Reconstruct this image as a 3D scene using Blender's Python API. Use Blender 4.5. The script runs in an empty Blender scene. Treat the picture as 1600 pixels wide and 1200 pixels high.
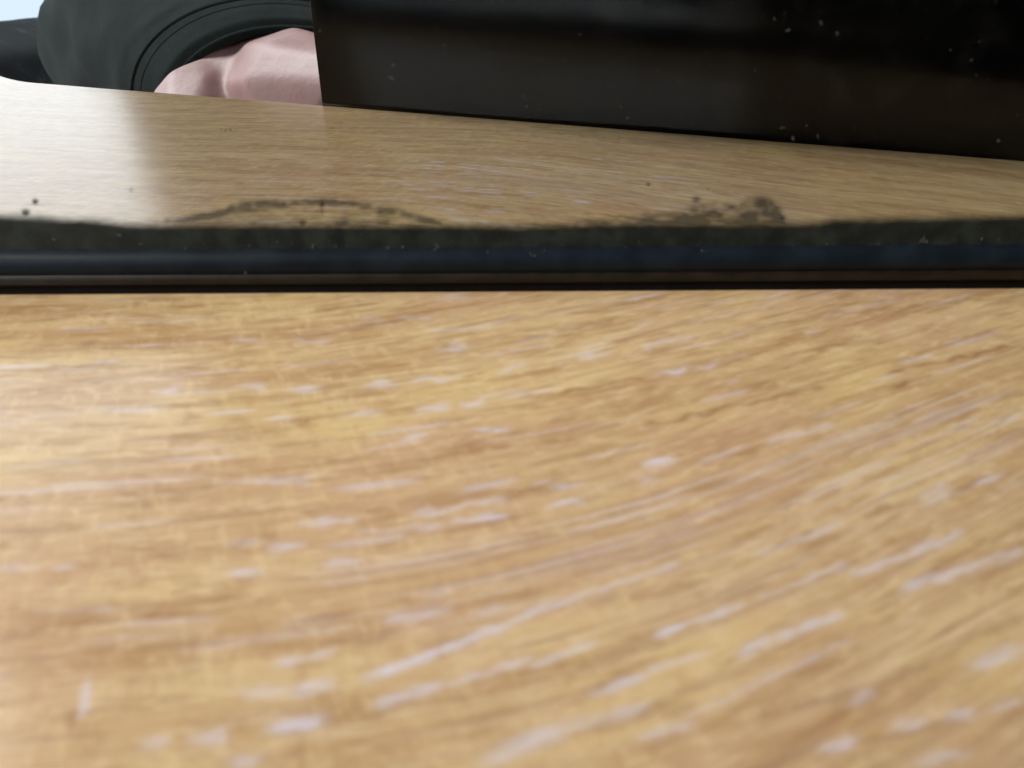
import bpy, bmesh, math, random
import numpy as np
from mathutils import Vector, Matrix

random.seed(7)
RNG = np.random.default_rng(11)
sc = bpy.context.scene
COL = sc.collection
R = math.radians
H = 0.035                     # lens height above the board (m)
PITCH = R(31.0)
FPX = 1203.0                  # focal length in pixels of a 1600 px wide frame
# ------------------------------------------------------------------ camera, world, lights
cam_d = bpy.data.cameras.new('camera')
cam = bpy.data.objects.new('camera', cam_d)
COL.objects.link(cam)
cam.location = (0, 0, H)
cam.rotation_euler = (math.pi / 2 - PITCH, 0, 0)
cam_d.sensor_width = 36.0
cam_d.lens = 36.0 * FPX / 1600.0
cam_d.clip_start = 0.002
cam_d.clip_end = 50
cam_d.dof.use_dof = True
cam_d.dof.focus_distance = 4.6 * H
cam_d.dof.aperture_fstop = 45.0
cam_d.dof.aperture_blades = 0
sc.camera = cam

w = bpy.data.worlds.new('World')
sc.world = w
w.use_nodes = True
w.node_tree.nodes['Background'].inputs[0].default_value = (0.80, 0.90, 1.0, 1)
w.node_tree.nodes['Background'].inputs[1].default_value = 0.10

def area(name, loc, target, size, power, color):
    d = bpy.data.lights.new(name, 'AREA')
    d.shape = 'SQUARE'
    d.size = size
    d.energy = power
    d.color = color
    o = bpy.data.objects.new(name, d)
    COL.objects.link(o)
    o.location = loc
    o.rotation_euler = (Vector(target) - Vector(loc)).to_track_quat('-Z', 'Y').to_euler()
    return o
area('room_lamp', (-1.05, -0.56, 1.0), (0, 0.04, 0), 0.36, 38.5, (1.0, 0.97, 0.925))

sc.render.engine = 'CYCLES'
sc.view_settings.view_transform = 'Standard'
sc.view_settings.look = 'None'
sc.view_settings.exposure = 0.0
sc.view_settings.gamma = 1.0
sc.cycles.max_bounces = 12
sc.cycles.glossy_bounces = 8
sc.render.resolution_x = 1024
sc.render.resolution_y = 768

# ------------------------------------------------------------------ measuring helpers
CP, SP = math.cos(PITCH), math.sin(PITCH)
def ray(px, py):
    dx = (px - 800) / FPX
    up = (600 - py) / FPX
    return Vector((dx, CP + up * SP, -SP + up * CP))
def on_board(px, py):
    d = ray(px, py)
    k = H / -d.z
    return Vector((d.x * k, d.y * k, 0))
def project(X, Y, Z):
    """numpy: world -> pixels of the 1600x1200 photograph"""
    dz = Z - H
    depth = Y * CP - dz * SP
    up = Y * SP + dz * CP
    return 800 + FPX * X / depth, 600 - FPX * up / depth
# the plane of the mirror, from two points of its foot
mA, mB = on_board(0, 460), on_board(1600, 450)
mdir = (mB - mA).normalized()
mn = Vector((mdir.y, -mdir.x, 0))             # towards the camera
MA = math.atan2(mdir.y, mdir.x)
m0 = mA + mdir * (-mA.x / mdir.x)             # foot of the mirror straight ahead (x = 0)
def refl(p):
    return p - 2 * (p - m0).dot(mn) * mn
def seen(px, py, depth):
    """real point whose mirror image is seen at a pixel, `depth` lens heights in front"""
    d = ray(px, py)
    p = Vector((0, 0, H)) + d * (depth * H / d.y)
    return refl(p)
eL, eR = refl(on_board(60, 128)), refl(on_board(1600, 249))   # front edge of the board
edir = (eR - eL).normalized()
EA = math.atan2(edir.y, edir.x)
en = Vector((-edir.y, edir.x, 0))
e0 = eL + edir * (-eL.x / edir.x)

# ------------------------------------------------------------------ object helpers
def link(name, me, mat, parent=None, smooth=True):
    o = bpy.data.objects.new(name, me)
    COL.objects.link(o)
    if mat: me.materials.append(mat)
    if parent: o.parent = parent
    if smooth:
        me.polygons.foreach_set('use_smooth', [True] * len(me.polygons))
    return o
def tag(o, label, cat, group=None):
    o['label'] = label
    o['category'] = cat
    if group: o['group'] = group
    return o
def empty(name, loc=(0, 0, 0), rz=0):
    o = bpy.data.objects.new(name, None)
    COL.objects.link(o)
    o.empty_display_size = 0.02
    o.location = loc
    o.rotation_euler = (0, 0, rz)
    return o
def from_bm(name, bm, mat, parent=None, smooth=True):
    me = bpy.data.meshes.new(name)
    bm.normal_update()
    bm.to_mesh(me)
    bm.free()
    return link(name, me, mat, parent, smooth)
def grid_mesh(name, P, flip=False):
    """P: (nu, nv, 3) -> quads"""
    nu, nv = P.shape[:2]
    me = bpy.data.meshes.new(name)
    idx = np.arange(nu * nv).reshape(nu, nv)
    a, b, c, d = idx[:-1, :-1], idx[1:, :-1], idx[1:, 1:], idx[:-1, 1:]
    q = np.stack([a, b, c, d] if not flip else [a, d, c, b], -1).reshape(-1, 4)
    me.vertices.add(nu * nv)
    me.vertices.foreach_set('co', P.reshape(-1).astype(np.float32))
    me.loops.add(q.size)
    me.loops.foreach_set('vertex_index', q.reshape(-1).astype(np.int32))
    me.polygons.add(len(q))
    me.polygons.foreach_set('loop_start', np.arange(0, q.size, 4, dtype=np.int32))
    me.update(calc_edges=True)
    me.validate()
    return me
def attr(me, name, arr):
    a = me.attributes.new(name, 'FLOAT', 'POINT')
    a.data.foreach_set('value', arr.reshape(-1).astype(np.float32))
def tube(bm, pts, rad, seg=12, closed=False):
    rings = []
    n = len(pts)
    for i, p in enumerate(pts):
        a = pts[(i - 1) % n] if (closed or i > 0) else p
        b = pts[(i + 1) % n] if (closed or i < n - 1) else p
        t = (b - a).normalized()
        s = t.cross(Vector((0.1, 0.2, 1))).normalized()
        u = s.cross(t)
        r = rad[i] if isinstance(rad, (list, tuple)) else rad
        rings.append([bm.verts.new(p + (s * math.cos(2 * math.pi * k / seg) + u * math.sin(2 * math.pi * k / seg)) * r) for k in range(seg)])
    for i in range(n if closed else n - 1):
        A, B = rings[i], rings[(i + 1) % n]
        for k in range(seg):
            bm.faces.new((A[k], A[(k + 1) % seg], B[(k + 1) % seg], B[k]))
    if not closed:
        bm.faces.new(rings[0][::-1]); bm.faces.new(rings[-1])
def sstep(a, b, x):
    t = np.clip((x - a) / (b - a), 0, 1)
    return t * t * (3 - 2 * t)
def vnoise(x, y, seed=0):
    """smooth value noise, numpy"""
    r = np.random.default_rng(seed).random((257, 257))
    xi, yi = np.floor(x).astype(int), np.floor(y).astype(int)
    fx, fy = x - xi, y - yi
    fx, fy = fx * fx * (3 - 2 * fx), fy * fy * (3 - 2 * fy)
    g = lambda i, j: r[i % 257, j % 257]
    return (g(xi, yi) * (1 - fx) + g(xi + 1, yi) * fx) * (1 - fy) + (g(xi, yi + 1) * (1 - fx) + g(xi + 1, yi + 1) * fx) * fy

# ------------------------------------------------------------------ material helpers
class NT:
    def __init__(s, name):
        s.m = bpy.data.materials.new(name)
        s.m.use_nodes = True
        s.t = s.m.node_tree
        s.b = s.t.nodes['Principled BSDF']
        s.out = s.t.nodes['Material Output']
    def n(s, typ, **kw):
        o = s.t.nodes.new(typ)
        for k, v in kw.items(): setattr(o, k, v)
        return o
    def put(s, sock, v):
        if hasattr(v, 'is_output') or isinstance(v, bpy.types.NodeSocket): s.t.links.new(v, sock)
        else: sock.default_value = v
    def math(s, op, a, b=0.0, c=0.0, clamp=False):
        o = s.n('ShaderNodeMath', operation=op)
        o.use_clamp = clamp
        s.put(o.inputs[0], a); s.put(o.inputs[1], b); s.put(o.inputs[2], c)
        return o.outputs[0]
    def mix(s, f, a, b, blend='MIX'):
        o = s.n('ShaderNodeMix', data_type='RGBA', blend_type=blend)
        s.put(o.inputs[0], f)
        s.put(o.inputs[6], a if not isinstance(a, tuple) else (*a, 1))
        s.put(o.inputs[7], b if not isinstance(b, tuple) else (*b, 1))
        return o.outputs[2]
    def attr(s, name):
        return s.n('ShaderNodeAttribute', attribute_name=name).outputs['Fac']
    def noise(s, vec, scale, detail=3, rough=0.5):
        o = s.n('ShaderNodeTexNoise')
        o.inputs['Scale'].default_value = scale
        o.inputs['Detail'].default_value = detail
        o.inputs['Roughness'].default_value = rough
        if vec is not None: s.put(o.inputs['Vector'], vec)
        return o.outputs['Fac']
    def comb(s, x, y, z=0.0):
        o = s.n('ShaderNodeCombineXYZ')
        s.put(o.inputs[0], x); s.put(o.inputs[1], y); s.put(o.inputs[2], z)
        return o.outputs[0]
    def ramp(s, f, a, b):
        o = s.n('ShaderNodeMapRange', interpolation_type='SMOOTHSTEP')
        s.put(o.inputs[0], f)
        o.inputs[1].default_value = a; o.inputs[2].default_value = b
        return o.outputs[0]
    def set(s, **kw):
        for k, v in kw.items():
            s.put(s.b.inputs[k.replace('_', ' ')], v if not (isinstance(v, tuple) and len(v) == 3) else (*v, 1))
    def bump(s, h, strength, dist):
        o = s.n('ShaderNodeBump')
        o.inputs['Strength'].default_value = strength
        o.inputs['Distance'].default_value = dist
        s.put(o.inputs['Height'], h)
        s.t.links.new(o.outputs[0], s.b.inputs['Normal'])

# ------------------------------------------------------------------ materials
def wood_material():
    s = NT('light_oak')
    co = s.n('ShaderNodeTexCoord').outputs['Object']
    sep = s.n('ShaderNodeSeparateXYZ'); s.put(sep.inputs[0], co)
    U = s.math('DIVIDE', sep.outputs[0], H)
    G = s.attr('grain')                              # cross-grain coordinate that follows the figure
    pale, dark = s.attr('pale'), s.attr('dark')
    # growth-ring bands
    band = s.noise(s.comb(s.math('MULTIPLY', U, 0.45), s.math('MULTIPLY', G, 7.0)), 1.0, 4, 0.6)
    col = s.mix(s.ramp(band, 0.34, 0.64), WOOD_A, WOOD_B)
    blot = s.noise(s.comb(U, G, 4.0), 1.1, 3)
    col = s.mix(s.math('MULTIPLY', s.ramp(blot, 0.44, 0.66), 0.6), col, WOOD_C)
    blot2 = s.noise(s.comb(U, s.math('MULTIPLY', G, 1.6), 14.0), 1.5, 3)
    col = s.mix(s.math('MULTIPLY', s.ramp(blot2, 0.50, 0.72), 0.6), col, (0.66, 0.485, 0.215))
    # broad and fine fibres along the grain
    fa = s.noise(s.comb(s.math('MULTIPLY', U, 4.5), s.math('MULTIPLY', G, 20.0), 12.0), 1.0, 4, 0.6)
    col = s.mix(s.math('MULTIPLY', s.ramp(fa, 0.50, 0.68), 0.60), col, (0.34, 0.19, 0.075))
    fib = s.noise(s.comb(s.math('MULTIPLY', U, 8.0), s.math('MULTIPLY', G, 62.0), 2.0), 1.0, 4, 0.6)
    col = s.mix(s.math('MULTIPLY', s.ramp(fib, 0.50, 0.72), 0.42), col, (0.34, 0.20, 0.095))
    fib2 = s.noise(s.comb(s.math('MULTIPLY', U, 9.0), s.math('MULTIPLY', G, 50.0), 9.0), 1.0, 4, 0.6)
    col = s.mix(s.math('MULTIPLY', s.ramp(fib2, 0.52, 0.74), 0.36), col, (0.70, 0.57, 0.40))
    # short ray flecks across the grain, stronger in the figured part on the left
    left = s.math('ADD', s.math('MULTIPLY', s.ramp(U, 1.1, 0.1), 0.75), 0.25)
    ray_ = s.noise(s.comb(s.math('MULTIPLY', U, 30.0), s.math('MULTIPLY', G, 9.0), 5.0), 1.0, 3, 0.6)
    col = s.mix(s.math('MULTIPLY', s.math('MULTIPLY', s.ramp(ray_, 0.50, 0.70), 0.32), left), col, (0.72, 0.54, 0.29))
    ray2 = s.noise(s.comb(s.math('MULTIPLY', U, 22.0), s.math('MULTIPLY', G, 14.0), 7.0), 1.0, 3, 0.6)
    col = s.mix(s.math('MULTIPLY', s.math('MULTIPLY', s.ramp(ray2, 0.52, 0.72), 0.34), left), col, (0.36, 0.19, 0.08))
    mot = s.noise(s.comb(s.math('MULTIPLY', U, 13.0), s.math('MULTIPLY', G, 30.0), 21.0), 1.0, 3, 0.6)
    col = s.mix(s.math('MULTIPLY', s.ramp(mot, 0.50, 0.70), 0.42), col, (0.70, 0.52, 0.31))
    # pores: brown, and lilac-white highlights on pores painted into the colour
    col = s.mix(s.math('MULTIPLY', dark, 0.85, clamp=True), col, (0.25, 0.115, 0.045))
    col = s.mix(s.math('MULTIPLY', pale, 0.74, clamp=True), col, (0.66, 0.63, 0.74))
    s.put(s.b.inputs['Base Color'], col)
    rg = s.math('ADD', s.math('MULTIPLY', fib, 0.18), 0.13)
    s.put(s.b.inputs['Roughness'], rg)
    s.b.inputs['IOR'].default_value = 1.45
    hgt = s.math('SUBTRACT', s.math('MULTIPLY', fib, 0.5), s.math('ADD', dark, s.math('MULTIPLY', pale, 0.4)))
    s.bump(hgt, 0.4, 0.00007)
    return s.m
WOOD_A = (0.45, 0.280, 0.135)
WOOD_B = (0.58, 0.415, 0.215)
WOOD_C = (0.53, 0.330, 0.195)
M_wood = wood_material()

def mirror_material():
    s = NT('silvered_glass')
    co = s.n('ShaderNodeTexCoord').outputs['Object']
    c = s.attr('corrosion')
    s.set(Base_Color=(0.575, 0.605, 0.62), Metallic=1.0, Roughness=0.0)
    d = s.n('ShaderNodeBsdfPrincipled')
    n1 = s.noise(co, 420.0, 3)
    col = s.mix(s.ramp(n1, 0.35, 0.7), (0.006, 0.009, 0.009), (0.015, 0.021, 0.018))
    s.put(d.inputs['Base Color'], col)
    d.inputs['Roughness'].default_value = 0.30
    d.inputs['Specular IOR Level'].default_value = 0.15
    mx = s.n('ShaderNodeMixShader')
    s.put(mx.inputs[0], s.math('MULTIPLY', c, 1.0, clamp=True))
    s.t.links.new(s.b.outputs[0], mx.inputs[1]); s.t.links.new(d.outputs[0], mx.inputs[2])
    # a thin film of dust on the glass
    du = s.n('ShaderNodeBsdfDiffuse'); du.inputs[0].default_value = (0.6, 0.57, 0.52, 1)
    m2 = s.n('ShaderNodeMixShader')
    film = s.noise(co, 260.0, 4, 0.6)
    s.put(m2.inputs[0], s.math('MULTIPLY', s.ramp(film, 0.45, 0.85), 0.009))
    s.t.links.new(mx.outputs[0], m2.inputs[1]); s.t.links.new(du.outputs[0], m2.inputs[2])
    s.t.links.new(m2.outputs[0], s.out.inputs[0])
    return s.m
M_mirror = mirror_material()

def dark_mat(name, c1, c2, rough, scale, spec=0.5, coat=0.0):
    s = NT(name)
    co = s.n('ShaderNodeTexCoord').outputs['Object']
    f = s.noise(co, scale, 4, 0.6)
    s.put(s.b.inputs['Base Color'], s.mix(s.ramp(f, 0.35, 0.7), c1, c2))
    s.put(s.b.inputs['Roughness'], s.math('ADD', s.math('MULTIPLY', f, 0.2), rough - 0.1))
    s.b.inputs['Specular IOR Level'].default_value = spec
    s.b.inputs['Coat Weight'].default_value = coat
    return s.m
M_bevel = dark_mat('dark_glass_edge', (0.005, 0.008, 0.012), (0.009, 0.0135, 0.0195), 0.45, 200, 0.07)
M_lower = dark_mat('dark_polished_edge', (0.010, 0.0075, 0.005), (0.017, 0.0125, 0.0085), 0.4, 400, 0.16)
M_back_gap = dark_mat('black_back_and_gap', (0.003, 0.002, 0.002), (0.006, 0.004, 0.003), 0.9, 800, 0.1)  # black for the backing, and for the painted shade of the gap
M_dust = dark_mat('grey_dust', (0.022, 0.022, 0.022), (0.07, 0.07, 0.07), 0.9, 2000, 0.2)
M_phone = dark_mat('black_phone_glass', (0.0025, 0.0025, 0.0025), (0.0035, 0.0035, 0.0035), 0.12, 30, 0.44)
M_rim = dark_mat('dark_phone_rim', (0.05, 0.048, 0.045), (0.07, 0.066, 0.06), 0.35, 300, 0.5)
M_lens = dark_mat('lens_glass', (0.004, 0.004, 0.008), (0.006, 0.006, 0.012), 0.12, 100, 0.8)
def skin_material():
    s = NT('skin')
    co = s.n('ShaderNodeTexCoord').outputs['Object']
    f = s.noise(co, 90, 5, 0.65)
    c = s.mix(s.ramp(f, 0.32, 0.7), (0.55, 0.315, 0.30), (0.64, 0.415, 0.40))
    s.put(s.b.inputs['Base Color'], c)
    s.b.inputs['Roughness'].default_value = 0.5
    s.b.inputs['Subsurface Weight'].default_value = 0.1
    s.b.inputs['Subsurface Radius'].default_value = (0.004, 0.0015, 0.001)
    s.bump(s.noise(co, 500, 5, 0.65), 0.35, 0.0004)
    return s.m
M_skin = skin_material()
def fabric(name, c1, c2, sc_=60, lo=0.3, hi=0.7):
    s = NT(name)
    co = s.n('ShaderNodeTexCoord').outputs['Object']
    f = s.noise(co, sc_, 5, 0.65)
    s.put(s.b.inputs['Base Color'], s.mix(s.ramp(f, lo, hi), c1, c2))
    s.b.inputs['Roughness'].default_value = 0.95
    s.b.inputs['Specular IOR Level'].default_value = 0.1
    s.b.inputs['Sheen Weight'].default_value = 0.06
    s.bump(s.noise(co, 1600, 3, 0.6), 0.4, 0.0005)
    return s.m
M_sleeve = fabric('green_grey_jersey', (0.013, 0.022, 0.021), (0.024, 0.036, 0.034))
M_seam = fabric('dark_green_thread', (0.007, 0.012, 0.011), (0.011, 0.017, 0.016))
M_trouser = fabric('blotchy_charcoal_cloth', (0.016, 0.021, 0.025), (0.10, 0.125, 0.145), 22, 0.5, 0.72)  # random lighter blotches in the cloth colour
def window_material(name, color, strength):
    s = NT(name)
    s.set(Base_Color=(0.1, 0.1, 0.1), Roughness=0.2, Emission_Color=color)
    s.b.inputs['Emission Strength'].default_value = strength
    return s.m
M_pane = window_material('daylight_pane', (0.94, 0.97, 1.0), 3.8)
M_dim_pane = window_material('dim_lower_pane', (0.74, 0.86, 0.97), 1.7)  # weaker glow, added to keep the mirror corner pale blue
M_frame = dark_mat('white_window_paint', (0.75, 0.76, 0.77), (0.8, 0.8, 0.8), 0.4, 20)

# ------------------------------------------------------------------ the wooden board
def build_board():
    o = None
    # rows across the board (n): rounded front edge first, then the top
    rr, th = 0.045 * H, 0.5 * H
    prof = [(0.25 * H, -th), (0.08 * H, -th), (0.02 * H, -th + 0.02 * H), (0, -th + 0.08 * H), (0, -rr * 1.05)]
    for k in range(9):
        a = math.pi / 2 * k / 8
        prof.append((rr * (1 - math.cos(a)), -rr * (1 - math.sin(a))))
    n_fine = np.concatenate([np.linspace(rr * 1.2, 3.3 * H, 730), np.linspace(3.35 * H, 7.5 * H, 30)])
    nn = np.concatenate([[p[0] for p in prof], n_fine])
    zz = np.concatenate([[p[1] for p in prof], np.zeros(len(n_fine))])
    uu = np.concatenate([np.linspace(-9, -4.6, 24), np.linspace(-4.5, -1.85, 70), np.linspace(-1.8, 2.3, 330), np.linspace(2.35, 8.5, 60)]) * H
    U, N = np.meshgrid(uu, nn, indexing='ij')
    Z = np.broadcast_to(zz, U.shape).copy()
    # the front edge swells outwards a little at its left end
    bulge = 0.42 * H * sstep(-3.55 * H, -4.9 * H, U) * np.clip(1 - N / (1.2 * H), 0, 1)
    P = np.stack([U, N - bulge, Z], -1)
    me = grid_mesh('wooden_board', P)
    # figure: the grain bends away on the left
    ug = np.linspace(-10, 10, 4001) * H
    sl = -0.28 * sstep(-3.6 * H, -1.6 * H, ug) * (1 - sstep(-0.35 * H, 0.95 * H, ug)) + 0.05 * sstep(0.3 * H, 1.0 * H, ug)
    g = np.cumsum(sl) * (ug[1] - ug[0])
    g -= np.interp(0, ug, g)
    G = N - np.interp(U, ug, g)
    G -= 0.05 * (U - 0.3 * H) * sstep(2.3 * H, 1.0 * H, N) * sstep(0.2 * H, 0.9 * H, U)
    G += 0.018 * H * (vnoise(U / H * 2.2 + 20, N / H * 1.7 + 20, 3) - 0.5) * 2
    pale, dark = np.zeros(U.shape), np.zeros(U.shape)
    u1, n1, g1 = U / H, N / H, G / H
    ucol = uu / H
    # scattered brown pores and painted pale glints, gathered into rows along the growth rings
    rings = np.cumsum(RNG.uniform(0.07, 0.16, 60)) - 1.2
    for i in range(5200):
        u0 = RNG.uniform(-4.5, 2.4)
        if RNG.random() < 0.72:
            g0 = rings[RNG.integers(len(rings))] + RNG.normal(0, 0.010)
        else:
            g0 = RNG.uniform(-1.0, 4.2)
        L = RNG.uniform(0.02, 0.13) * (1.7 if RNG.random() < 0.25 else 1)
        wd = RNG.uniform(0.0045, 0.0115)
        kind = RNG.random()
        amp = RNG.uniform(0.25, 0.85)
        slope = RNG.normal(0, 0.03)
        a, b = np.searchsorted(ucol, [u0 - L * 1.2, u0 + L * 1.2])
        if b - a < 1: continue
        row = g1[(a + b) // 2]
        c, d = np.searchsorted(row, [g0 - 0.06, g0 + 0.06])
        if d - c < 2: continue
        su, sg = u1[a:b, c:d] - u0, g1[a:b, c:d] - g0
        v = amp * np.exp(-((sg - slope * su) / wd) ** 2) * np.clip(1.25 - (su / L) ** 2 * 1.25, 0, 1)
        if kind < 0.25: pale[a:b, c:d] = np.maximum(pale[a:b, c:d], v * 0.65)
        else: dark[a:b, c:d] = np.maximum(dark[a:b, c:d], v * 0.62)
    # long glints painted on the pores of the straight-grained right-hand part
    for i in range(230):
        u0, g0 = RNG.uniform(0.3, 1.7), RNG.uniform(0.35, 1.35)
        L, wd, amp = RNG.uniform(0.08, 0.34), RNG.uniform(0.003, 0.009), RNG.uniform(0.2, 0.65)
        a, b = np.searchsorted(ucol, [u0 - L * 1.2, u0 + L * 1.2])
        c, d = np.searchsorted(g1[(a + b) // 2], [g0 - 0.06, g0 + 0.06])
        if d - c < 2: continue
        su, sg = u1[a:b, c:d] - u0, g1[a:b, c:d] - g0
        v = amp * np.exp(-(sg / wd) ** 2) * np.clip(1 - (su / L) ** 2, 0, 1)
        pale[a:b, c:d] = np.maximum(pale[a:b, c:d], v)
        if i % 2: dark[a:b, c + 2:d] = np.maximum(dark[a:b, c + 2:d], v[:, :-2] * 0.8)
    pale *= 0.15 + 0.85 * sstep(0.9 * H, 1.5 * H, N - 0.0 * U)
    # the streaks one can tell apart in the picture, at their places on the board
    c_, s_ = math.cos(EA), math.sin(EA)
    WX, WY = e0.x + U * c_ - (N - 0) * s_, e0.y + U * s_ + N * c_
    ok = (WY > 0.3 * H) & (Z > -1e-6)
    PX, PY = project(WX, np.where(ok, WY, H), np.zeros_like(WX))
    PX[~ok] = -9999
    wob = (vnoise(PX / 23 + 500, PY / 9 + 500, 5) - 0.5)
    brk = vnoise(PX / 17 + PY / 40 + 700, PY / 5 + PX / 14 + 700, 6)
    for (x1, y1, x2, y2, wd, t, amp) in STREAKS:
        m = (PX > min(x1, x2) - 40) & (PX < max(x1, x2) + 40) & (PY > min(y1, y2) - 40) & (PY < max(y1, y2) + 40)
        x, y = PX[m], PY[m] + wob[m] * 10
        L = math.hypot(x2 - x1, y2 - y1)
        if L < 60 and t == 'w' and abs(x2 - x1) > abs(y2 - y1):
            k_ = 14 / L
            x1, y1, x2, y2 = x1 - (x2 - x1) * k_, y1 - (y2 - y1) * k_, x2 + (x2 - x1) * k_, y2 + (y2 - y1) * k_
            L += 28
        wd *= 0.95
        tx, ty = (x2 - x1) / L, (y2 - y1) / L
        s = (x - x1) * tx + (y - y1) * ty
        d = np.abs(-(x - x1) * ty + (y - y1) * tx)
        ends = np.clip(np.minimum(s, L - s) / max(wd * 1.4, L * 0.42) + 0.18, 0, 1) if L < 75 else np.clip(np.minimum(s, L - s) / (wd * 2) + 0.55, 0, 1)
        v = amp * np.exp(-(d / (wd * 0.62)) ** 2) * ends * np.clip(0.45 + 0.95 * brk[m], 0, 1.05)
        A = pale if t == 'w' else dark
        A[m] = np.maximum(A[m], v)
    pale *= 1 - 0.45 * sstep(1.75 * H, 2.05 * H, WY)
    attr(me, 'grain', g1)
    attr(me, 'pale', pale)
    attr(me, 'dark', dark)
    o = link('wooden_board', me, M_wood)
    o.location = (e0.x, e0.y, 0)
    o.rotation_euler = (0, 0, EA)
    tag(o, 'light golden oak board with pale flecked grain in front of the mirror', 'board')
    # closed underside, ends and back as a second skin of the same board
    bm = bmesh.new()
    x0, x1, y0, y1, z0, z1 = -8.98 * H, 8.48 * H, 0.10 * H, 7.48 * H, -th + 0.0002, -0.0006
    vs = [bm.verts.new(v) for v in ((x0, y0, z0), (x1, y0, z0), (x1, y1, z0), (x0, y1, z0), (x0, y0, z1), (x1, y0, z1), (x1, y1, z1), (x0, y1, z1))]
    for f in ((3, 2, 1, 0), (4, 5, 6, 7), (0, 1, 5, 4), (1, 2, 6, 5), (2, 3, 7, 6), (3, 0, 4, 7)): bm.faces.new([vs[i] for i in f])
    core = from_bm('board_core', bm, M_wood, o, False)
    return o
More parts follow.
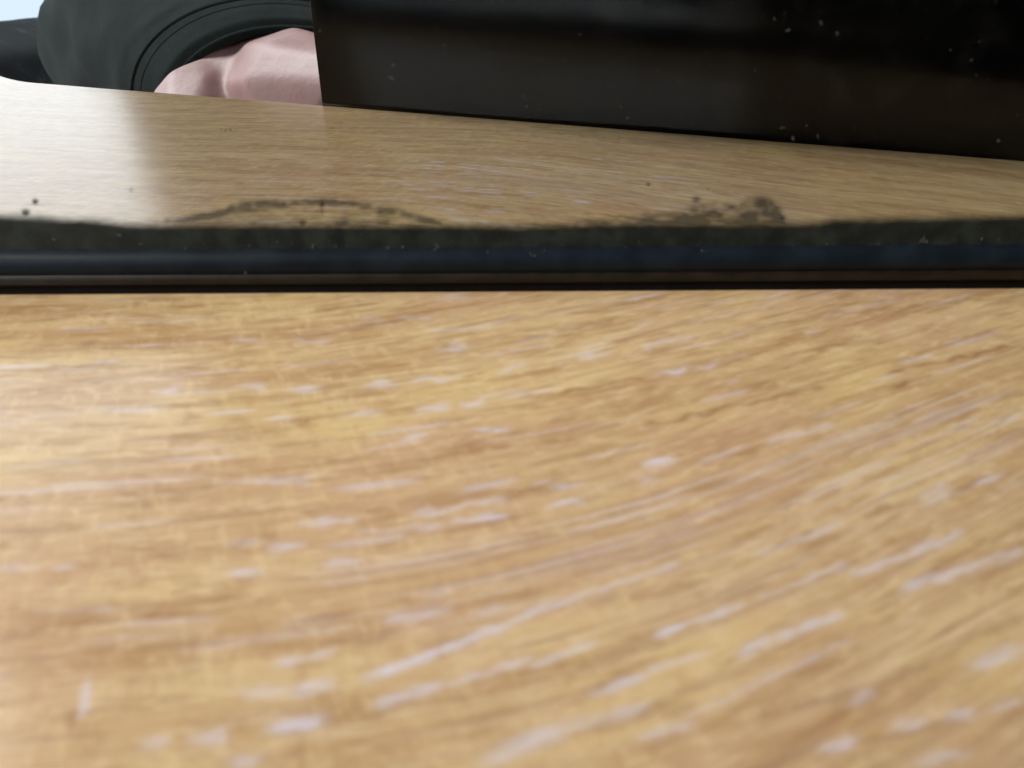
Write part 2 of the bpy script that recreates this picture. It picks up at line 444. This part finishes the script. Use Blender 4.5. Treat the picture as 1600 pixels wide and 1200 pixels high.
# x1, y1, x2, y2 (where it lies in the picture), width, w = painted pore highlight / d = brown, strength
STREAKS = [
 (575, 1058, 690, 1016, 13, 'w', 1.0), (690, 1016, 800, 972, 13, 'w', .95), (800, 972, 905, 930, 10, 'w', .7), (905, 930, 1060, 880, 8, 'w', .6),
 (590, 1100, 690, 1072, 14, 'w', .75), (690, 1072, 830, 1030, 10, 'w', .55), (830, 1042, 930, 1000, 12, 'w', .6),
 (1015, 998, 1080, 972, 12, 'w', 1.0), (1080, 972, 1160, 945, 10, 'w', .7), (1330, 898, 1500, 835, 13, 'w', .6), (1180, 935, 1330, 880, 9, 'w', .4),
 (1160, 1020, 1200, 1003, 14, 'w', .75), (1212, 995, 1310, 962, 13, 'w', 1.0), (1410, 920, 1525, 882, 15, 'w', .75), (1525, 882, 1600, 862, 13, 'w', .5),
 (920, 1088, 1010, 1055, 12, 'w', .75), (1010, 1048, 1110, 1018, 10, 'w', .55),
 (760, 1188, 880, 1140, 24, 'w', .65), (880, 1140, 1010, 1103, 16, 'w', .55),
 (1000, 1152, 1080, 1130, 14, 'w', .65), (1080, 1118, 1330, 1000, 11, 'w', .35),
 (1290, 1172, 1330, 1160, 15, 'w', .8), (1335, 1095, 1360, 1085, 15, 'w', .6), (1470, 1125, 1530, 1110, 15, 'w', .75), (1400, 1135, 1440, 1128, 14, 'w', .6),
 (1520, 1040, 1600, 1010, 18, 'w', .65), (1450, 1190, 1500, 1178, 16, 'w', .6), (1550, 1105, 1590, 1095, 13, 'w', .6),
 (290, 1158, 360, 1150, 20, 'w', .7), (435, 1137, 490, 1128, 18, 'w', .95), (228, 1165, 255, 1158, 16, 'w', .55), (470, 1078, 510, 1070, 17, 'w', .9),
 (440, 1036, 462, 1030, 14, 'w', .75), (490, 1024, 512, 1018, 12, 'w', .7), (390, 1082, 440, 1080, 14, 'w', .5), (365, 1190, 400, 1188, 18, 'w', .7),
 (138, 1052, 128, 1125, 14, 'w', .75), (605, 972, 700, 955, 13, 'w', .6), (730, 965, 800, 945, 12, 'w', .65), (670, 925, 700, 920, 12, 'w', .55),
 (365, 896, 400, 894, 11, 'w', .8), (515, 882, 555, 878, 11, 'w', .8), (430, 855, 470, 850, 11, 'w', .75), (350, 850, 420, 846, 10, 'w', .45),
 (485, 816, 540, 813, 10, 'w', .8), (720, 815, 775, 808, 10, 'w', .75), (655, 800, 690, 797, 9, 'w', .75), (700, 793, 790, 778, 8, 'w', .55), (560, 832, 690, 822, 8, 'w', .45),
 (1015, 726, 1045, 718, 11, 'w', .95), (865, 792, 905, 785, 9, 'w', .7), (870, 760, 905, 758, 8, 'w', .5), (1010, 752, 1020, 750, 9, 'w', .5),
 (415, 756, 465, 754, 8, 'w', .6), (430, 655, 450, 653, 8, 'w', .65), (530, 652, 600, 645, 9, 'w', .5), (660, 642, 690, 636, 9, 'w', .7), (635, 688, 660, 678, 9, 'w', .65), (745, 672, 785, 668, 9, 'w', .75),
 (380, 606, 402, 605, 8, 'w', .75), (460, 606, 490, 606, 8, 'w', .6), (580, 600, 615, 598, 8, 'w', .55), (645, 596, 720, 590, 8, 'w', .55), (258, 610, 268, 609, 9, 'w', .6),
 (730, 630, 745, 628, 8, 'w', .7), (785, 580, 815, 573, 8, 'w', .5), (360, 530, 420, 530, 7, 'w', .45), (455, 534, 525, 532, 7, 'w', .45), (630, 496, 670, 493, 7, 'w', .75), (570, 500, 590, 499, 7, 'w', .5),
 (670, 516, 770, 508, 7, 'w', .5), (680, 545, 750, 540, 7, 'w', .55), (895, 560, 960, 552, 7, 'w', .65), (1035, 583, 1070, 575, 8, 'w', .65), (1095, 573, 1115, 568, 7, 'w', .65), (1020, 540, 1070, 528, 7, 'w', .5),
 (970, 470, 1040, 460, 6, 'w', .75), (1090, 480, 1160, 468, 7, 'w', .6), (1180, 468, 1250, 456, 6, 'w', .6), (690, 466, 730, 464, 5, 'w', .6), (1000, 508, 1010, 505, 7, 'w', .5), (1150, 520, 1170, 515, 6, 'w', .45),
 (1430, 775, 1490, 760, 12, 'w', .6), (1530, 755, 1560, 745, 12, 'w', .75), (1430, 790, 1500, 770, 9, 'w', .5), (1250, 840, 1320, 815, 11, 'w', .6), (1180, 865, 1260, 838, 9, 'w', .45), (1540, 660, 1600, 645, 9, 'w', .4), (1200, 690, 1300, 665, 8, 'w', .4),
 # brown pores and bands
 (1010, 665, 1260, 610, 7, 'd', .75), (1260, 610, 1290, 605, 6, 'd', .6), (1385, 582, 1420, 576, 10, 'd', .9), (1420, 575, 1590, 540, 6, 'd', .85), (1390, 603, 1425, 596, 9, 'd', .75),
 (1220, 556, 1360, 530, 6, 'd', .65), (800, 530, 910, 522, 5, 'd', .55), (870, 515, 960, 500, 6, 'd', .6), (1180, 515, 1330, 488, 4, 'd', .55), (1330, 488, 1600, 462, 4, 'd', .5), (1540, 475, 1600, 467, 6, 'd', .7), (1240, 488, 1440, 460, 4, 'd', .4),
 (880, 612, 1010, 590, 7, 'd', .6), (810, 622, 850, 618, 7, 'd', .55), (1110, 610, 1200, 595, 5, 'd', .45), (950, 637, 980, 634, 6, 'd', .6),
 (700, 700, 760, 690, 9, 'd', .5), (850, 695, 910, 682, 9, 'd', .6), (640, 785, 780, 765, 20, 'd', .4), (780, 775, 900, 755, 14, 'd', .55), (1040, 700, 1340, 640, 16, 'd', .28), (1120, 712, 1220, 690, 12, 'd', .4),
 (390, 842, 450, 838, 9, 'd', .5), (470, 800, 600, 790, 9, 'd', .3), (200, 862, 300, 850, 9, 'd', .35), (230, 870, 290, 866, 11, 'd', .65), (440, 905, 500, 900, 9, 'd', .45), (360, 905, 410, 902, 8, 'd', .45),
 (0, 1000, 80, 975, 12, 'd', .55), (80, 975, 190, 968, 10, 'd', .5), (220, 965, 300, 955, 10, 'd', .65), (170, 920, 240, 912, 10, 'd', .3), (50, 862, 60, 860, 16, 'd', .6), (100, 930, 125, 925, 12, 'd', .4),
 (240, 1095, 310, 1085, 12, 'd', .4), (110, 1095, 118, 1150, 18, 'd', .7), (180, 1065, 300, 1058, 10, 'd', .35), (550, 1005, 620, 988, 12, 'd', .5), (340, 958, 360, 956, 10, 'd', .45), (390, 940, 430, 935, 9, 'd', .4),
 (1340, 1092, 1480, 1020, 24, 'd', .5), (1180, 1125, 1350, 1075, 16, 'd', .55), (1050, 1085, 1250, 1020, 12, 'd', .4), (1250, 1015, 1400, 960, 10, 'd', .35), (1480, 1010, 1600, 965, 17, 'd', .5), (980, 1175, 1180, 1120, 14, 'd', .3),
 (1350, 1160, 1480, 1130, 12, 'd', .5), (1310, 955, 1350, 942, 11, 'd', .4), (1050, 948, 1250, 880, 8, 'd', .35), (890, 905, 990, 870, 8, 'd', .35), (1350, 805, 1440, 780, 9, 'd', .55), (1100, 780, 1200, 750, 10, 'd', .35), (1450, 655, 1600, 610, 9, 'd', .3),
 (0, 528, 30, 522, 7, 'd', .55), (165, 495, 175, 485, 14, 'd', .45), (120, 545, 160, 530, 10, 'd', .4), (130, 580, 200, 560, 9, 'd', .5), (200, 545, 215, 540, 8, 'd', .45), (250, 510, 262, 508, 7, 'd', .5), (345, 530, 360, 529, 7, 'd', .5), (440, 530, 500, 526, 5, 'd', .45),
 (280, 658, 320, 653, 10, 'd', .45), (340, 655, 400, 658, 10, 'd', .45), (465, 660, 490, 658, 10, 'd', .65), (290, 572, 400, 565, 6, 'd', .35), (480, 696, 510, 690, 9, 'd', .45), (200, 740, 400, 738, 9, 'd', .3), (230, 768, 330, 764, 9, 'd', .45), (360, 800, 380, 798, 9, 'd', .55),
 (50, 645, 60, 643, 12, 'd', .3), (90, 620, 95, 618, 12, 'd', .4), (1472, 496, 1474, 492, 7, 'd', .6), (1305, 848, 1307, 844, 11, 'd', .9),
]
board = build_board()

# ------------------------------------------------------------------ the mirror
mir = empty('mirror', (m0.x, m0.y, 0), MA)
tag(mir, 'upright mirror with blackened, corroded bottom edge standing on the oak board', 'mirror')
ZC, ZB, ZL = 0.143 * H, 0.069 * H, 0.033 * H      # foot of the silvered face, of the edge strip, of the lower edge
def build_mirror():
    xs = np.concatenate([np.linspace(-8, -1.8, 12), np.linspace(-1.75, 1.75, 900), np.linspace(1.8, 8, 12)]) * H
    zs = np.concatenate([np.linspace(ZC, 0.42 * H, 130), np.linspace(0.44 * H, 1.0 * H, 40), [2 * H, 5 * H]])
    X, Z = np.meshgrid(xs, zs, indexing='ij')
    me = grid_mesh('mirror_glass', np.stack([X, np.zeros_like(X), Z], -1))
    c_, s_ = math.cos(MA), math.sin(MA)
    PX, PY = project(m0.x + X * c_, m0.y + X * s_, Z)
    # where the silvering has gone: the edge band, a creeping arch, a blotch and pin spots
    top = np.interp(PX, [-200, 0, 60, 100, 150, 200, 260, 300, 650, 700, 800, 900, 950, 1100, 1230, 1280, 1300, 1400, 1600, 1800],
                        [336, 338, 339, 343, 344, 350, 352, 351, 352, 352, 353, 351, 349, 349, 350, 349, 344, 341, 338, 336])
    nz = vnoise(PX / 26 + 60, PY / 9 + 60, 21) - 0.5
    nf = vnoise(PX / 9 + 60, PY / 6 + 60, 22) - 0.5
    c = sstep(-11, 9, PY - top + nz * 2.5 + nf * 2)
    ring = np.interp(PX, [230, 300, 345, 365, 430, 475, 500, 550, 600, 640, 690], [352, 342, 334, 325, 320, 317, 316, 319, 328, 338, 352], left=999, right=999)
    wr = np.interp(PX, [230, 350, 370, 470, 500, 600, 690], [5, 6, 10, 7, 5, 6.5, 6])
    arch = np.exp(-((PY - ring + nf * 2) / wr) ** 2) * (0.78 + 1.0 * nz + 0.5 * nf)
    c = np.maximum(c, np.clip(arch, 0, 0.7))
    # thin grime around the arch on its left flank, a grey veil with soft teeth below it
    gr = sstep(16, 0, np.abs(PY - ring - 2)) * sstep(330, 390, PX) * sstep(520, 430, PX) * (0.38 + 0.4 * nf)
    c = np.maximum(c, gr)
    veil = sstep(-4, 5, PY - ring) * np.clip(0.20 + 0.30 * nf + 0.3 * nz, 0, 0.5) * sstep(240, 340, PX) * sstep(690, 600, PX)
    c = np.maximum(c, veil)
    teeth = sstep(16, 2, np.abs(PY - 349)) * sstep(330, 430, PX) * sstep(700, 560, PX) * np.clip(0.5 + 0.9 * (vnoise(PX / 11 + 11, PY / 14 + 11, 23) - 0.5), 0, 1) * 1.05
    c = np.maximum(c, np.clip(teeth, 0, 0.8))
    up = np.interp(PX, [860, 940, 1060, 1090, 1150, 1165, 1200, 1215, 1232], [352, 338, 330, 314, 314, 309, 306, 318, 352], left=999, right=999)
    blot = sstep(-5, 9, PY - up) * np.clip(0.44 + 0.8 * nz + 0.5 * nf + 0.30 * sstep(325, 350, PY), 0, 0.75)
    c = np.maximum(c, blot)
    def spot(x, y, rx, ry, a):
        return min(0.95, a * 1.3) * np.exp(-(((PX - x) / rx) ** 2 + ((PY - y) / ry) ** 2) ** 1.5)
    for sp in ((1190, 318, 17, 12, .62), (1210, 331, 12, 12, .6), (1221, 341, 7, 6, .7), (1088, 312, 7, 6, .5), (1085, 328, 10, 7, .5), (1170, 338, 12, 9, .55), (1115, 338, 9, 6, .55), (1130, 345, 25, 6, .5), (1010, 338, 12, 7, .4), (55, 315, 5, 5, .85), (40, 333, 8, 7, .7),
               (1013, 288, 3, 2.5, .8), (205, 297, 3, 4, .4), (443, 319, 6, 5, .6), (464, 318, 8, 4, .5), (503, 318, 6, 6, .75), (503, 330, 3, 9, .35), (552, 319, 7, 5, .6), (595, 331, 9, 5, .6), (570, 325, 12, 4, .5), (365, 328, 8, 7, .5), (315, 340, 14, 4, .5)):
        c = np.maximum(c, spot(*sp))
    attr(me, 'corrosion', np.clip(c, 0, 1))
    link('mirror_glass', me, M_mirror, mir)
    # back of the glass
    bm = bmesh.new()
    def slab(bm, x0, x1, y0, y1, z0, z1):
        vs = [bm.verts.new(v) for v in ((x0, y0, z0), (x1, y0, z0), (x1, y1, z0), (x0, y1, z0), (x0, y0, z1), (x1, y0, z1), (x1, y1, z1), (x0, y1, z1))]
        for f in ((3, 2, 1, 0), (4, 5, 6, 7), (0, 1, 5, 4), (1, 2, 6, 5), (2, 3, 7, 6), (3, 0, 4, 7)): bm.faces.new([vs[i] for i in f])
    slab(bm, -8 * H, 8 * H, 0.0003, 0.0045, ZC + 0.0001, 5 * H)
    from_bm('backing', bm, M_back_gap, mir, False)
    # rounded dark edge strip that tips up towards the light, below it the polished foot and a recessed black slab for the shaded gap
    def strip(name, prof, mat, jitter):
        x = np.linspace(-8, 8, 641) * H
        Pn = np.zeros((len(x), len(prof), 3))
        for j, (y, z) in enumerate(prof):
            Pn[:, j] = np.stack([x, y + jitter * (vnoise(x / H * 6 + 40, np.full_like(x, j * 1.7 + 5), 31) - 0.5), np.full_like(x, z)], -1)
        return link(name, grid_mesh(name, Pn, flip=True), mat, mir)
    dy = 0.03 * H
    a1_ = math.pi / 2 + 0.62
    pts = []
    for k in range(11):
        a0 = 0.75
        a1 = math.pi / 2 + 0.62
        a = a0 + (a1 - a0) * k / 10
        y_ = (math.sin(a) - math.sin(a0)) / (1 - math.sin(a0))
        z_ = (math.cos(a0) - math.cos(a)) / (math.cos(a0) - math.cos(a1))
        pts.append((-dy * y_ - 0.00002, ZC + 0.0001 - (ZC + 0.0001 - ZB) * z_))
    strip('edge_strip', pts, M_bevel, 0.00005)
    dl = dy * (math.sin(a1_) - math.sin(0.75)) / (1 - math.sin(0.75))
    strip('lower_edge', [(-dl - 0.00002, ZB), (-dl - 0.0002, ZB - 0.004 * H), (-dl - 0.0002, ZL + 0.006 * H), (-dl + 0.0001, ZL), (0.004, ZL)], M_lower, 0.00003)
    bm = bmesh.new()
    slab(bm, -8 * H, 8 * H, -dl + 0.0003, 0.004, 0.0, ZL - 0.00005)
    from_bm('gap_shade', bm, M_back_gap, mir, False)  # black slab stands in for the shade under the mirror
    # dust grains and lint sticking to the glass and the edge
    bm = bmesh.new()
    def grain(px, py, r, soft=1.0):
        d = ray(px, py)
        # hit the mirror plane
        k = (m0 - Vector((0, 0, H))).dot(mn) / d.dot(mn)
        p = Vector((0, 0, H)) + d * k
        q = Matrix.Rotation(-MA, 3, 'Z') @ (p - Vector((m0.x, m0.y, 0)))
        if q.z < ZC: q.y = -dy * math.sqrt(max(0, 1 - (1 - min(1, (ZC - q.z) / (ZC - ZB))) ** 2))
        rr = r * k / FPX
        ret = bmesh.ops.create_icosphere(bm, subdivisions=1, radius=rr)
        st, an = random.choice((1, 1, 1.3, 1.7, 2.6)), random.uniform(0, 3.14)
        ro = Matrix.Rotation(an, 3, 'Y')
        for v in ret['verts']:
            v.co *= random.uniform(0.5, 1.4)
            v.co.x *= st
            v.co = ro @ v.co
            v.co.y *= 0.35
            v.co += Vector((q.x, q.y - 0.00004, q.z))
    for g in ((615, 102, 4), (612, 122, 4), (695, 70, 3), (697, 80, 2.5), (818, 150, 2.5), (823, 166, 4), (970, 167, 3.5), (981, 184, 4.5), (1222, 200, 3.5), (1260, 196, 3.5), (1278, 213, 3.5), (1239, 216, 3),
              (1283, 36, 3.5), (1308, 52, 5), (1232, 47, 3), (1210, 30, 3), (1518, 94, 4), (1485, 78, 3), (1530, 65, 3), (1082, 196, 2.5), (1065, 180, 2), (1560, 220, 4), (700, 60, 2), (500, 48, 2), (860, 60, 2),
              (345, 203, 2.5), (360, 203, 2), (352, 204, 2.5), (1106, 296, 2), (445, 222, 1.6),
              (683, 384, 5), (680, 389, 4), (607, 388, 4), (630, 386, 4), (490, 385, 4), (565, 367, 3), (762, 392, 3.5), (835, 398, 6), (850, 390, 4), (828, 394, 4), (1443, 374, 6), (1438, 378, 5), (1448, 377, 4), (1492, 375, 3.5), (1470, 380, 4), (1534, 373, 4), (1532, 355, 2.5), (1515, 355, 2),
              (1291, 382, 3.5), (1372, 381, 3), (388, 420, 4.5), (390, 384, 3.5), (255, 387, 4), (291, 388, 4), (50, 368, 4), (85, 374, 4), (188, 368, 4), (220, 381, 3.5), (135, 398, 4), (10, 400, 5), (125, 405, 4), (763, 405, 3.5), (433, 378, 3), (525, 385, 3), (1055, 398, 3), (1240, 385, 2.5)):
        grain(*[g[0], g[1], g[2] * (0.62 if g[1] > 250 else 0.5)])
    for i in range(150):
        grain(random.uniform(-20, 1620), random.gauss(385, 13), random.uniform(0.5, 1.3))
    for i in range(70):
        grain(random.uniform(500, 1620), random.uniform(0, 240), random.uniform(0.3, 0.9))
    d = from_bm('dust', bm, M_dust, mir, False)
    d['kind'] = 'stuff'
build_mirror()

# ------------------------------------------------------------------ the phone that takes the picture (seen in the mirror)
PHL = refl(on_board(512, 157))
PH0 = e0 + edir * (PHL - e0).dot(edir) - en * 0.012 * H      # lower left corner of the phone's back, on the board's edge
LX, LN = (Vector((0, 0, 0)) - PH0).dot(edir), (Vector((0, 0, 0)) - PH0).dot(en)   # the lens, along and in front of it
print('lens in front of phone back: %.4f m, from its end %.4f' % (LN, LX))
def build_phone():
    root = empty('phone')
    root.location = PH0
    root.rotation_euler = (math.pi / 2, 0, EA)   # local x along the board edge, y up, z backwards
    tag(root, 'black glass phone leaning behind the board edge, seen dark in the mirror', 'phone')
    def rbox(bm, x0, x1, y0, y1, z0, z1, rad, bev, seg=8):
        loop = []
        for cx, cy, a0 in ((x1 - rad, y1 - rad, 0), (x0 + rad, y1 - rad, 90), (x0 + rad, y0 + rad, 180), (x1 - rad, y0 + rad, 270)):
            for k in range(seg + 1):
                a = R(a0 + 90 * k / seg)
                loop.append((cx, cy, math.cos(a), math.sin(a)))
        levels = []
        for k in range(5):
            a = math.pi / 2 * k / 4
            levels.append((z0 + bev * (1 - math.sin(a)), bev * (1 - math.cos(a))))
        levels = levels[::-1]
        levels = [(z0 + bev * (1 - math.cos(math.pi / 2 * k / 4)), bev * (1 - math.sin(math.pi / 2 * k / 4))) for k in range(5)] + \
                 [(z1 - bev * (1 - math.sin(math.pi / 2 * k / 4 + math.pi / 2)), bev * (1 - math.sin(math.pi / 2 + math.pi / 2 * k / 4))) for k in range(5)]
        rings = []
        for z, ins in levels:
            rings.append([bm.verts.new((cx + c * (rad - ins), cy + s * (rad - ins), z)) for cx, cy, c, s in loop])
        n = len(loop)
        for A, B in zip(rings, rings[1:]):
            for k in range(n): bm.faces.new((A[k], A[(k + 1) % n], B[(k + 1) % n], B[k]))
        bm.faces.new(rings[0][::-1]); bm.faces.new(rings[-1])
        bmesh.ops.recalc_face_normals(bm, faces=bm.faces)
    x0, x1, y0, y1 = 0.0, 4.8 * H, -0.45 * H, 1.75 * H
    bm = bmesh.new(); rbox(bm, x0, x1, y0, y1, 0.0004, 0.0084, 0.006, 0.0016)
    rim = from_bm('rim', bm, M_rim, root)
    bm = bmesh.new(); rbox(bm, x0 + 0.0007, x1 - 0.0007, y0 + 0.0003, y1 - 0.0007, 0.0, 0.002, 0.0055, 0.0003)
    from_bm('back_glass', bm, M_phone, root)
    bm = bmesh.new(); rbox(bm, x0 + 0.003, x1 - 0.003, y0 + 0.003, y1 - 0.003, 0.0075, 0.0088, 0.005, 0.0002)
    from_bm('screen', bm, M_phone, root)
    bm = bmesh.new(); rbox(bm, LX - 0.35 * H, LX + 0.85 * H, H - 0.22 * H, H + 0.22 * H, -0.0022, 0.001, 0.0075, 0.0006)
    bump = from_bm('camera_bump', bm, M_rim, root)
    for cx in (LX, LX + 0.5 * H):
        bm = bmesh.new()
        bmesh.ops.create_cone(bm, cap_ends=True, segments=32, radius1=0.0042, radius2=0.0042, depth=0.0006, matrix=Matrix.Translation((cx, H, -0.0024)))
        from_bm('lens', bm, M_lens, bump, False)
build_phone()

# ------------------------------------------------------------------ the person's arm and hand (seen in the mirror)
def remeshed(name, balls, voxel, mat, parent, smooth_it=8):
    bm = bmesh.new()
    for p, r in balls:
        bmesh.ops.create_icosphere(bm, subdivisions=2, radius=r, matrix=Matrix.Translation(p))
    o = from_bm(name, bm, mat)
    rm = o.modifiers.new('r', 'REMESH'); rm.mode = 'VOXEL'; rm.voxel_size = voxel; rm.use_smooth_shade = True
    sm = o.modifiers.new('s', 'SMOOTH'); sm.factor = 0.5; sm.iterations = smooth_it
    dg = bpy.context.evaluated_depsgraph_get()
    me = bpy.data.meshes.new_from_object(o.evaluated_get(dg))
    old = o.data
    o.modifiers.clear(); o.data = me
    bpy.data.meshes.remove(old)
    me.polygons.foreach_set('use_smooth', [True] * len(me.polygons))
    o.parent = parent
    return o
def chain(balls, pts, n=10):
    for (p, r), (q, s) in zip(pts, pts[1:]):
        for k in range(n + 1):
            t = k / n
            balls.append((p.lerp(q, t), r * (1 - t) + s * t))
def build_person():
    root = empty('person', seen(330, 150, 9.0))
    tag(root, 'person in green-grey sweatshirt, bare hand holding the phone, seen in the mirror', 'person')
    inv = root.matrix_world.inverted() if False else Matrix.Translation(-root.location)
    L = lambda p: inv @ p
    S = lambda x, y, d: L(seen(x, y, d))
    b = []
    # forearm inside the sleeve, wrist, heel of the hand, ball of the thumb
    chain(b, [(S(420, 175, 12), 1.25 * H), (S(440, 180, 9.0), 1.1 * H), (S(462, 190, 7.3), 0.86 * H)])
    chain(b, [(S(462, 190, 7.3), 0.84 * H), (S(484, 164, 6.5), 0.56 * H), (S(560, 165, 6.1), 0.46 * H)])
    chain(b, [(S(420, 215, 7.4), 0.70 * H), (S(338, 198, 6.8), 0.55 * H), (S(318, 230, 6.35), 0.40 * H), (S(350, 262, 6.0), 0.30 * H), (S(420, 270, 5.9), 0.26 * H)])
    b.append((S(412, 186, 7.1), 0.72 * H))
    # four fingers closing under the screen side of the phone
    back = lambda x, v, d: L(PH0 + edir * x * H + Vector((0, 0, v * H)) - en * d * H)
    palm = back(0.0, -0.25, 0.95)
    chain(b, [(S(484, 164, 6.5), 0.55 * H), (palm, 0.42 * H)])
    for i, ln in enumerate((0.85, 1.0, 0.93, 0.72)):
        v0, v1 = 0.05 - 0.28 * i, 1.05 - 0.38 * i
        k0 = back(0.22, v0, 0.92)
        chain(b, [(palm, 0.36 * H), (k0, 0.25 * H)], 6)
        chain(b, [(k0, 0.25 * H), (back(0.25 + 0.75 * ln, v0 + (v1 - v0) * 0.4, 0.78), 0.21 * H), (back(0.25 + 1.3 * ln, v0 + (v1 - v0) * 0.75, 0.56), 0.19 * H), (back(0.25 + 1.75 * ln, v1, 0.45), 0.165 * H)], 8)
    remeshed('hand', b, 0.0011, M_skin, root, 10)
    # sleeve: a tube seen almost end on
    NS, NK = 60, 96
    ax = [(474, 193, 7.00, 205), (470, 190, 7.06, 218), (466, 186, 7.2, 228), (458, 182, 7.45, 246), (448, 178, 7.7, 258), (438, 172, 8.3, 280), (425, 168, 9.2, 312), (415, 165, 10.5, 335), (405, 162, 12.5, 330), (400, 160, 15, 300)]
    t = np.linspace(0, len(ax) - 1, NS)
    A = np.array(ax, float)
    rows = []
    xr = Vector((1, 0, 0)); zr = Vector((0, 0.25, 1)).normalized()
    for i in range(NS):
        px, py, d, rp = [np.interp(t[i], range(len(ax)), A[:, k]) for k in range(4)]
        c = S(px, py, d)
        r = rp * d * H / FPX * 0.935
        row = []
        for k in range(NK + 1):
            a = 2 * math.pi * k / NK
            wr = 1 + 0.030 * math.sin(3 * a + t[i] * 1.4) * min(1, max(0, t[i] - 3.5) / 3) + 0.022 * math.sin(7 * a - 2.1 * t[i]) * min(1, max(0, t[i] - 3.5) / 3) + 0.012 * math.sin(11 * a + 4 * t[i]) * min(1, max(0, t[i] - 3.5) / 2)
            sh = 0.22 * min(1, max(0, (t[i] - 3.6) / 3))
            row.append(c + (xr * (math.cos(a) * (1 - 0.5 * sh) - sh * math.sin(a)) + zr * math.sin(a) * 0.72) * r * wr)
        rows.append(row)
    P = np.array([[list(v) for v in row] for row in rows])
    me = grid_mesh('sleeve', P)
    sl = link('sleeve', me, M_sleeve, root)
    so = sl.modifiers.new('thick', 'SOLIDIFY'); so.thickness = 0.0018; so.offset = 0
    # hem roll and the twin stitching lines of the cuff
    def ringtube(name, ti, rad, mat, scale):
        px, py, d, rp = [np.interp(ti, range(len(ax)), A[:, k]) for k in range(4)]
        c = S(px, py, d); r = rp * d * H / FPX * scale * 0.935
        bm = bmesh.new()
        tube(bm, [c + (xr * math.cos(2 * math.pi * k / 96) + zr * math.sin(2 * math.pi * k / 96) * 0.72) * r for k in range(96)], rad, 8, True)
        return from_bm(name, bm, mat, sl)
    ringtube('hem', 0.0, 0.0013, M_sleeve, 1.0)
    ringtube('seam', 2.5, 0.0011, M_seam, 1.0)
    ringtube('seam', 3.0, 0.0014, M_seam, 1.0)
    # the lap behind the arm
    b = []
    chain(b, [(S(-260, 325, 16), 3.4 * H), (S(-60, 285, 19), 3.5 * H), (S(140, 255, 24), 4.2 * H)], 12)
    remeshed('trouser_leg', b, 0.006, M_trouser, root, 6)
build_person()

# ------------------------------------------------------------------ the window behind the photographer (glare on the board)
def build_window():
    az0, az1, dist = 27.2, 66.0, 1.3
    p0 = Vector((-math.sin(R(az0)), -math.cos(R(az0)), 0)) * dist
    p1 = Vector((-math.sin(R(az1)), -math.cos(R(az1)), 0)) * dist
    root = empty('window', (p0 + p1) / 2 + Vector((0, 0, -0.25)))
    tag(root, 'bright pale blue daylight window behind the arm, upper left in the mirror', 'window')
    d = (p1 - p0); W = d.length; d.normalize()
    rz = math.atan2(d.y, d.x)
    root.rotation_euler = (0, 0, rz)
    def slab(name, x0, x1, y0, y1, z0, z1, mat):
        bm = bmesh.new()
        vs = [bm.verts.new(v) for v in ((x0, y0, z0), (x1, y0, z0), (x1, y1, z0), (x0, y1, z0), (x0, y0, z1), (x1, y0, z1), (x1, y1, z1), (x0, y1, z1))]
        for f in ((3, 2, 1, 0), (4, 5, 6, 7), (0, 1, 5, 4), (1, 2, 6, 5), (2, 3, 7, 6), (3, 0, 4, 7)): bm.faces.new([vs[i] for i in f])
        bmesh.ops.bevel(bm, geom=bm.edges[:], offset=0.003, segments=2, affect='EDGES')
        return from_bm(name, bm, mat, root, False)
    w2, hh = W / 2, 1.15
    slab('pane', -w2, w2, -0.006, 0.006, 0.305, hh, M_pane)
    slab('dim_lower_pane', -w2, w2, -0.006, 0.006, 0, 0.265, M_dim_pane)  # made-up lower part of the window, glowing dimmer
    slab('glazing_bar', -w2, w2, -0.02, 0.02, 0.268, 0.302, M_frame)
    for x in (-w2 - 0.03, w2 + 0.03): slab('frame', x - 0.028, x + 0.028, -0.03, 0.03, -0.05, hh + 0.05, M_frame)
    for z in (-0.03, hh + 0.03): slab('frame', -w2, w2, -0.028, 0.028, z - 0.026, z + 0.026, M_frame)
build_window()
